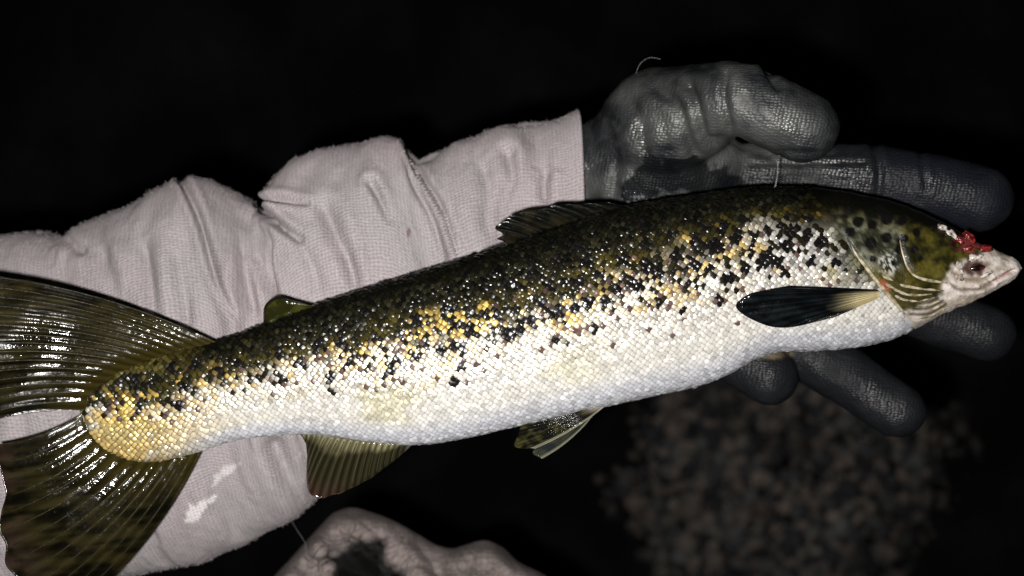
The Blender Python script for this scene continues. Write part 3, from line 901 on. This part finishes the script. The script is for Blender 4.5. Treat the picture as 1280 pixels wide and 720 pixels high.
spm = spot_mask(sx, sy, SPOTS, 1.1)
sc = np.where((spm > .5)[:, None], np.array([.007, .006, .006]), sc)
sc = np.clip(sc, 0.003, .92)
mt = np.clip(.5-.35*low, 0, 1)*sstep(.03, .3, sc[:, 0])
mt = np.where(spm > .5, 0.0, mt)
colv = np.repeat(np.hstack([sc, mt[:, None]]), len(tmpl), axis=0)
shiny = RNG.random(n0) < .62
gloss = np.repeat(np.stack([np.where(shiny, .17+.16*RNG.random(n0), .5)+.15*mt, np.where(shiny, .5, .06)*(.35+.65*sstep(.02, .12, tt)), mt*0], 1), len(tmpl), axis=0)
# outer rim of each scale near-black as an outline; inner rings darker headward
cg = .5+.5*np.cos(ang)
edge = np.tile(np.concatenate([np.ones(1),  .84+.16*cg, .70+.28*cg, .02+.06*cg]), n0)
edge = 1-(1-edge)*np.repeat(1-.45*sstep(.40, .80, tt)*sstep(170, 330, sx), len(tmpl))
colv[:, :3] *= edge[:, None]
props(build('scales', SVt.reshape(-1, 3), SF.reshape(-1, 3), M_scale, trout, TROUT_AT, col=colv, uv=gloss),
      'small overlapping silver and golden scales with black spots', kind='stuff')

# ---- fins
def fin(name, root, tip, zroot, ztip, nray, colour, thick=1.1, corr=1.1, nu=40, nv=150, rag=0.0, bulge=0.0, curve=0.0, zfun=None, lobes=None, seed=0):
    """fan of rays from a root line to a tip line (photo px); two skins with rays as ridges"""
    R = catmull(root, nv); Tp = catmull(tip, nv)
    v = np.linspace(0, 1, nv); u = np.linspace(0, 1, nu)
    rg = 1-rag*np.abs(vnoise(v*nray*1.0, v*0+seed, seed=seed+90))*np.ones(nv)
    Uu = u[:, None]*rg[None]
    X = R[None, :, 0]*(1-Uu)+Tp[None, :, 0]*Uu; Y = R[None, :, 1]*(1-Uu)+Tp[None, :, 1]*Uu
    if curve:
        dx, dy = Tp[:, 0]-R[:, 0], Tp[:, 1]-R[:, 1]
        X = X-dy[None]*curve*Uu*(1-Uu)*4; Y = Y+dx[None]*curve*Uu*(1-Uu)*4
    zr = np.interp(v, np.linspace(0, 1, len(np.atleast_1d(zroot))), np.atleast_1d(zroot)); zt = np.interp(v, np.linspace(0, 1, len(np.atleast_1d(ztip))), np.atleast_1d(ztip))
    Z = zr[None]*(1-Uu)+zt[None]*Uu+bulge*np.sin(np.pi*Uu)*np.ones((1, nv))
    if zfun is not None: Z = Z+zfun(X, Y)
    wig = (vnoise(v*9, v*0, seed=seed+5)-.5)*.6
    ridge = np.cos(2*np.pi*(v*nray+wig))[None]*corr*np.sin(np.pi*np.clip(Uu*1.05, 0, 1))**.5
    Z = Z+ridge
    e = np.minimum(np.minimum(v, 1-v)[None]*nv/6, np.minimum(u, 1-u)[:, None]*nu/3+.0)
    th = thick*np.clip(e, .12, 1)
    A = P3(X.ravel(), Y.ravel(), (Z+th).ravel()); Bk = P3(X.ravel(), Y.ravel(), (Z-th).ravel())
    Fa = grid_faces(nu, nv); Fb = Fa[:, ::-1]+nu*nv
    loop = [i*nv for i in range(nu)]+[(nu-1)*nv+j for j in range(1, nv)]+[i*nv+nv-1 for i in range(nu-2, -1, -1)]+[j for j in range(nv-2, 0, -1)]
    loop = np.array(loop); l2 = np.roll(loop, -1)
    Fe = np.stack([loop, l2, l2+nu*nv, loop+nu*nv], 1)
    UU = Uu.ravel(); VV = np.tile(v, nu)
    c = colour(UU, VV, X.ravel(), Y.ravel(), (np.cos(2*np.pi*(v*nray+wig))[None]*np.ones((nu, 1))).ravel())
    return np.vstack([A, Bk]), np.vstack([Fa, Fb, Fe]), np.vstack([c, c]), (R, Tp, Z, X, Y)

def join(parts):
    V, F, Cc, off = [], [], [], 0
    for v, f, c, _ in parts:
        V.append(v); F.append(f+off); Cc.append(c); off += len(v)
    return np.vstack(V), np.vstack(F), np.vstack(Cc)

def c_tail(u, v, x, y, r):
    nA = fnoise(x/26, y/20, seed=101); nB = fnoise(x/60, y/5+x/40, seed=102)
    c = mix((.006, .0055, .003), (.036, .030, .010), sstep(.35, .7, nA*.5+nB*.5))
    c = mix(c, (.06, .046, .009), sstep(.40, .0, u)*.7)
    c = mix(c, (.045, .027, .022), sstep(.7, 1, u)*sstep(.4, .6, nA)*.8)
    return c*(.56+.18*r)[:, None]
def tail_z(x, y):
    q = np.clip((150-x)/240, 0, 1)
    return 34*q*q+3*np.sin(x/23.0+y/31.0)*np.clip(q*4, 0, 1)
up = fin('caudal_fin', [(275, 430), (225, 439), (170, 456), (122, 484), (106, 513)], [(-90, 338), (-95, 390), (-85, 440), (-75, 500), (-66, 545)],
         [8, 10, 11, 11, 11], [60, 66, 68, 64, 58], 15, c_tail, 1.3, .55, 60, 200, .03, 0, 0.055, zfun=tail_z, seed=1)
lo = fin('caudal_fin', [(104, 516), (114, 540), (142, 566), (190, 577), (258, 550)], [(-8, 556), (2, 610), (-2, 668), (18, 735), (112, 752)],
         [11, 11, 11, 10, 6], [36, 42, 46, 32, 0], 13, c_tail, 1.3, .7, 60, 180, .05, 5, -0.055, seed=2)
caud = empty('caudal_fin', (0, 0, 0)); COL.objects.unlink(caud); bpy.data.objects.remove(caud)
V, F, Cc, _ = up
caudal = build('caudal_fin', V, F, M_fin, trout, TROUT_AT, col=Cc)
V, F, Cc, _ = lo
build('fin_lobe', V, F, M_fin, caudal, TROUT_AT, col=Cc)
def add_rays(fn, parent, vs_, u0, u1, r0, r1, colour):
    R, Tp, Z, X, Y = fn[3]
    nu, nv = X.shape
    for k_, v_ in enumerate(vs_):
        j = int(round(v_*(nv-1))); i0, i1 = int(u0*(nu-1)), int(u1*(nu-1))
        ii = np.linspace(i0, i1, 14).round().astype(int)
        p = P3(X[ii, j], Y[ii, j], Z[ii, j]+1.0)
        v, f = tube(p, np.linspace(r0, r1, 14)*K, 7, squash=.7)
        q = np.tile(np.array(colour)*random.uniform(.7, 1.3), (len(v), 1))
        build('fin_ray', v, f, M_ray, parent, TROUT_AT, col=q)
add_rays(up, caudal, (np.arange(15)+.02)/15+.01, .10, .98, 1.3, .8, (.018, .015, .006))
add_rays(lo, caudal, (np.arange(13)+.02)/13+.01, .10, .96, 1.3, .8, (.018, .015, .006))

def c_dorsal(u, v, x, y, r):
    n_ = fnoise(x/20, y/8, seed=111)
    c = mix((.003, .0035, .003), (.012, .010, .005), sstep(.4, .75, n_))
    return c*(1+.4*r)[:, None]
V, F, Cc, dd_ = fin('dorsal_fin', [(790, 261), (750, 272), (710, 286), (670, 300), (630, 314), (602, 324)], [(752, 252), (705, 254), (655, 263), (620, 274), (613, 284), (626, 292), (616, 298), (634, 303), (600, 322)],
                [6, 8, 8, 8, 5], [12, 22, 26, 26, 6], 12, c_dorsal, .9, 1.2, 44, 200, .16, 3, .04, seed=3)
dors = build('dorsal_fin', V, F, M_fin, trout, TROUT_AT, col=Cc)
add_rays((V, F, Cc, dd_), dors, (np.arange(9)+1)/11, .1, .92, 1.3, .7, (.007, .0065, .004))

def c_adip(u, v, x, y, r):
    n_ = fnoise(x/9, y/9, seed=112)
    c = mix((.014, .015, .003), (.042, .040, .008), sstep(.35, .7, n_))
    return mix(c, (.008, .008, .005), np.maximum(sstep(.80, .95, u), np.maximum(sstep(.12, .02, v), sstep(.9, .98, v))))
V, F, Cc, _ = fin('adipose_fin', [(412, 382), (390, 389), (368, 396), (350, 402), (338, 410)], [(392, 383), (368, 376), (346, 371), (331, 382), (329, 404)],
                [4, 5, 5, 5, 3], [8, 12, 14, 12, 5], 2, c_adip, 2.4, .1, 30, 70, 0, 4, 0, seed=4)
build('adipose_fin', V, F, M_fin, trout, TROUT_AT, col=Cc)

def c_anal(u, v, x, y, r):
    n_ = fnoise(x/14, y/14, seed=113)
    c = mix((.15, .14, .075), (.018, .017, .008), sstep(.0, .35, u+(n_-.5)*.3))
    c = mix(c, (.036, .020, .014), sstep(.60, .95, u)*sstep(.65, .3, v))
    c = mix(c, (.16, .15, .13), sstep(.90, 1, v)*.6)
    return c*(1+.5*r)[:, None]
V, F, Cc, dd_ = fin('anal_fin', [(372, 540), (410, 545), (450, 551), (490, 554), (520, 553)], [(386, 552), (383, 588), (385, 619), (402, 624), (440, 612), (482, 585), (516, 556)],
                [2, 2, 2, 2, 2], [-18, -22, -20, -14, -2], 20, c_anal, .9, .7, 44, 220, .05, 2, .03, seed=5)
anal = build('anal_fin', V, F, M_fin, trout, TROUT_AT, col=Cc)
add_rays((V, F, Cc, dd_), anal, (np.arange(17)+.5)/18.5, .05, .95, .8, .45, (.05, .040, .022))

def c_pelv(u, v, x, y, r):
    n_ = fnoise(x/8, y/6, seed=114)
    c = mix((.006, .006, .004), (.036, .034, .012), sstep(.4, .7, n_))
    c = mix(c, (.32, .31, .22), sstep(.80, .97, v)*.85)
    c = mix(c, (.38, .33, .27), sstep(.22, .03, u)*.7)
    return c*(1+.3*r)[:, None]
V, F, Cc, _ = fin('pelvic_fin', [(742, 506), (752, 505), (762, 503)], [(652, 530), (643, 558), (668, 561)],
                [14, 14, 10], [10, 0, -4], 8, c_pelv, 1.0, .9, 50, 100, .02, 5, -.04, seed=6)
build('pelvic_fin', V, F, M_fin, trout, TROUT_AT, col=Cc)
def c_pelv2(u, v, x, y, r):
    return c_pelv(u, v, x, y, r)*.6+np.array([.012, .016, .017])
V, F, Cc, _ = fin('pelvic_fin', [(734, 514), (742, 512), (748, 510)], [(674, 552), (666, 566), (678, 573)],
                [-25, -25, -25], [-40, -45, -45], 6, c_pelv2, 1.0, .8, 40, 80, .0, 3, -.06, seed=7)
build('pelvic_fin', V, F, M_fin, trout, TROUT_AT, col=Cc)

def c_pect(u, v, x, y, r):
    n_ = fnoise(x/18, y/8, seed=115)
    c = mix((.002, .0025, .003), (.005, .007, .008), sstep(.3, .8, n_))
    rt = sstep(.42, .10, u-(v-.5)*.45+(n_-.5)*.1)*sstep(.10, .45, v)
    c = mix(c, (.42, .36, .20), rt)
    return c*(1+.45*r)[:, None]
zl = on_fish(np.array([1098., 930., 930., 980.]), np.array([366., 376., 392., 405.]))[0][:, 2]
zl = (zl-Z0)/K
V, F, Cc, _ = fin('pectoral_fin', [(1097, 362), (1100, 366), (1098, 373)], [(985, 357), (935, 368), (919, 384), (946, 403), (982, 410), (1040, 398)],
                [zl[0]+3, zl[0]+4, zl[0]+3], [zl[1]+6, zl[1]+11, zl[2]+10, zl[3]+6, zl[3]+4], 13, c_pect, 1.0, .8, 60, 160, .015, 5, 0.0, seed=8)
build('pectoral_fin', V, F, M_fin, trout, TROUT_AT, col=Cc)

# ---- head details
def ridge_line(name, pts, r0, r1, mat, lift=.6, sq=.55, n=26):
    c = catmull(pts, n)
    p, nr = on_fish(c[:, 0], c[:, 1], lift)
    rad = np.interp(np.linspace(0, 1, n), [0, .15, .8, 1], [r0*.35, r0, r1, r1*.3])*K
    v, f = tube(p, rad, 8, squash=sq)
    return build(name, v, f, mat, trout, TROUT_AT)
LIFT = 2.0
for pts, a, b_ in [([(1088, 336), (1108, 347), (1127, 356), (1158, 361), (1178, 363)], 3.0, 1.9), ([(1100, 350), (1123, 364), (1140, 368), (1164, 367)], 3.0, 1.9),
                   ([(1112, 365), (1127, 373), (1145, 375), (1168, 371)], 2.8, 1.8), ([(1122, 376), (1140, 382), (1156, 381), (1174, 375)], 2.6, 1.8),
                   ([(1131, 386), (1148, 388), (1162, 386), (1180, 378)], 2.5, 1.7), ([(1138, 396), (1152, 395), (1168, 390), (1184, 382)], 2.3, 1.6)]:
    ridge_line('gill_ray', pts, a, b_, M_bone, LIFT)
ridge_line('gill_cover_edge', [(1064, 306), (1069, 316), (1081, 332), (1100, 356), (1116, 374), (1131, 392)], 2.0, 3.4, M_bone, .6)
ridge_line('cheek_ridge', [(1125, 300), (1129, 318), (1137, 338), (1151, 348), (1184, 354)], 1.1, 2.2, M_bone, -.4)
ridge_line('upper_jaw', [(1188, 350), (1200, 357), (1222, 357), (1244, 347), (1262, 335)], 3.4, 3.2, M_pale, -1.4, .55)

def blob(name, px, py, z, r, mat, seed, stretch=(1, 1, 1), rot=0, amp=.5, parent=trout, org=TROUT_AT, col=None):
    V0, F0 = ico(3)
    d = 1+amp*(fnoise(V0[:, 0]*1.6+seed*7.3, V0[:, 1]*1.6, V0[:, 2]*1.6, seed=seed)-.5)*2
    V1 = V0*d[:, None]*np.array(stretch)
    ca, sa = math.cos(rot), math.sin(rot)
    V1 = np.stack([V1[:, 0]*ca-V1[:, 1]*sa, V1[:, 0]*sa+V1[:, 1]*ca, V1[:, 2]], 1)
    return build(name, V1*r*K+P3(px, py, z), F0, mat, parent, org, col=None if col is None else col(V0))
ez = (on_fish(1220., 335.)[0][0, 2]-Z0)/K
def c_eye(v):
    r_ = np.hypot(v[:, 0]+.1, v[:, 1]-.05)
    return mix((.005, .003, .003), (.07, .022, .018), sstep(.5, .9, r_+(vnoise(v[:, 0]*4+9, v[:, 1]*4+9, seed=4)-.5)*.7))
blob('eye', 1220, 335, ez-7, 9.0, M_eye, 3, (1.25, .72, .75), .12, .18, col=c_eye)
for nm, x, y, r, m_, sd_, st_, ro in [('red_flesh', 1212, 299, 7.5, M_flesh, 5, (1.3, .75, .7), -.9), ('red_flesh', 1230, 312, 7, M_flesh, 6, (1.3, .7, .6), .3),
        ('red_flesh', 1207, 312, 6, M_flesh, 9, (1.3, .7, .45), .5), ('torn_tissue', 1216, 322, 7, M_pale, 10, (1.5, .55, .5), .2),
        ('torn_tissue', 1188, 292, 6.5, M_pale, 7, (1.35, .75, .7), -.7), ('torn_tissue', 1177, 285, 5, M_pale, 8, (1.2, .8, .8), -.5),
        ('torn_tissue', 1201, 302, 4.5, M_flesh, 14, (1.4, .6, .6), -.9), ('torn_tissue', 1200, 336, 7, M_pale, 15, (.6, 1.3, .4), .3),
        ('torn_tissue', 1196, 347, 6, M_pale, 16, (1.5, .5, .4), -.3), ('torn_tissue', 1232, 343, 6, M_pale, 17, (1.6, .45, .4), .35)]:
    zz = (on_fish(float(x), float(y))[0][0, 2]-Z0)/K
    blob(nm, x, y, zz-.5, r, m_, sd_, st_, ro, .9)

# ------------------------------------------------------------------ water
st = np.array([(972, 202, -10), (972, 212, 0), (971, 224, 10), (968, 236, 14)], float)
c = catmull(st, 18)
SA = tuple(P3(968, 236, 14))
v, f = tube(P3(c[:, 0], c[:, 1], c[:, 2]), np.interp(np.linspace(0, 1, 18), [0, .2, .8, 1], [1.6, .8, .8, 1.5])*K, 8)
props(build('water_thread', v, f, M_water, None, SA), 'thin clear thread of water hanging from the gloved thumb to the trout', 'water')
vs, fs, off = [], [], 0
V0, F0 = ico(2)
for i in range(26):
    px = random.gauss(792, 14); py = random.gauss(246, 7)
    if py > 256: continue
    r = abs(random.gauss(0, .9))+.5
    z = -78+random.uniform(-4, 4)
    # on the glove: nearest upper glove vertex
    q = np.argmin((gx_-px)**2+(gy_-py)**2+(GN[:, 2] < .1)*1e6)
    vs.append(V0*np.array([1, 1, .6])*r*K+GV[q]); fs.append(F0+off); off += len(V0)
props(build('water_droplets', np.vstack(vs), np.vstack(fs), M_water, None, (0, 0, 0)),
      'cluster of tiny clear water drops on the glove palm at the trout\'s back', 'water', kind='stuff')

# ------------------------------------------------------------------ second piece of clothing below
rim_top = herm([318, 345, 365, 385, 405, 422, 440, 460, 485, 520, 545, 565, 585, 605, 622, 645, 680, 720],
               [770, 728, 706, 684, 662, 646, 641, 646, 655, 674, 688, 692, 687, 682, 688, 708, 726, 760])
nx, ny = 240, 150
xs = np.linspace(318, 720, nx); bb = np.linspace(0, 1, ny)
XX, BB = np.meshgrid(xs, bb, indexing='ij')
ytop = rim_top(XX)
YY = ytop+BB**1.25*150
depth = (YY-ytop)
ZZ = -300+70*(1-np.exp(-depth/9.0))
ZZ += 18*np.exp(-((depth-16)/13)**2)
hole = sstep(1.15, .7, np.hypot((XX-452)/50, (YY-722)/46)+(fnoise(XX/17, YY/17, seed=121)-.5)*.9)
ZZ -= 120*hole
for poly, dep, w in [([(490, 668), (530, 700), (560, 740)], 22, 9), ([(520, 676), (552, 705), (580, 745)], 16, 8), ([(600, 690), (590, 720), (600, 760)], 14, 8),
                     ([(622, 692), (640, 720)], 14, 7), ([(392, 690), (380, 715), (370, 740)], 12, 7)]:
    d, _, _ = polydist(XX.ravel(), YY.ravel(), catmull(poly, 10)); ZZ -= dep*np.exp(-(d/w)**2).reshape(ZZ.shape)
ZZ += (fnoise(XX/40, YY/25, seed=122)-.5)*30
wr = (fnoise(XX/35, YY/35, seed=126)-.5)*16
ZZ += (fnoise((-.62*XX+.78*YY+wr)/17, (.78*XX+.62*YY)/120, seed=124, octaves=2)-.5)*46*sstep(0, 16, depth)
ZZ += (fnoise((-.7*XX+.7*YY+wr)/7, (.7*XX+.7*YY)/45, seed=125)-.5)*9
CA = tuple(P3(500, 760, -420))
Vc = P3(XX.ravel(), YY.ravel(), ZZ.ravel())
cc_ = mix((.15, .125, .117), (.26, .22, .21), fnoise(XX.ravel()/30, YY.ravel()/30, seed=123))
cc_ = mix(cc_, (.002, .002, .002), sstep(.15, .45, hole.ravel()))  # inside of the opening coloured near-black in place of deep shade
# skirt: carry the rim down behind
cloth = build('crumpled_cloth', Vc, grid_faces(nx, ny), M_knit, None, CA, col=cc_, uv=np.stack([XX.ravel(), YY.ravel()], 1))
so = cloth.modifiers.new('thickness', 'SOLIDIFY'); so.thickness = 8*K; so.offset = -1
props(cloth, 'crumpled grey-brown cloth with a dark opening below the sleeve and anal fin', 'cloth')
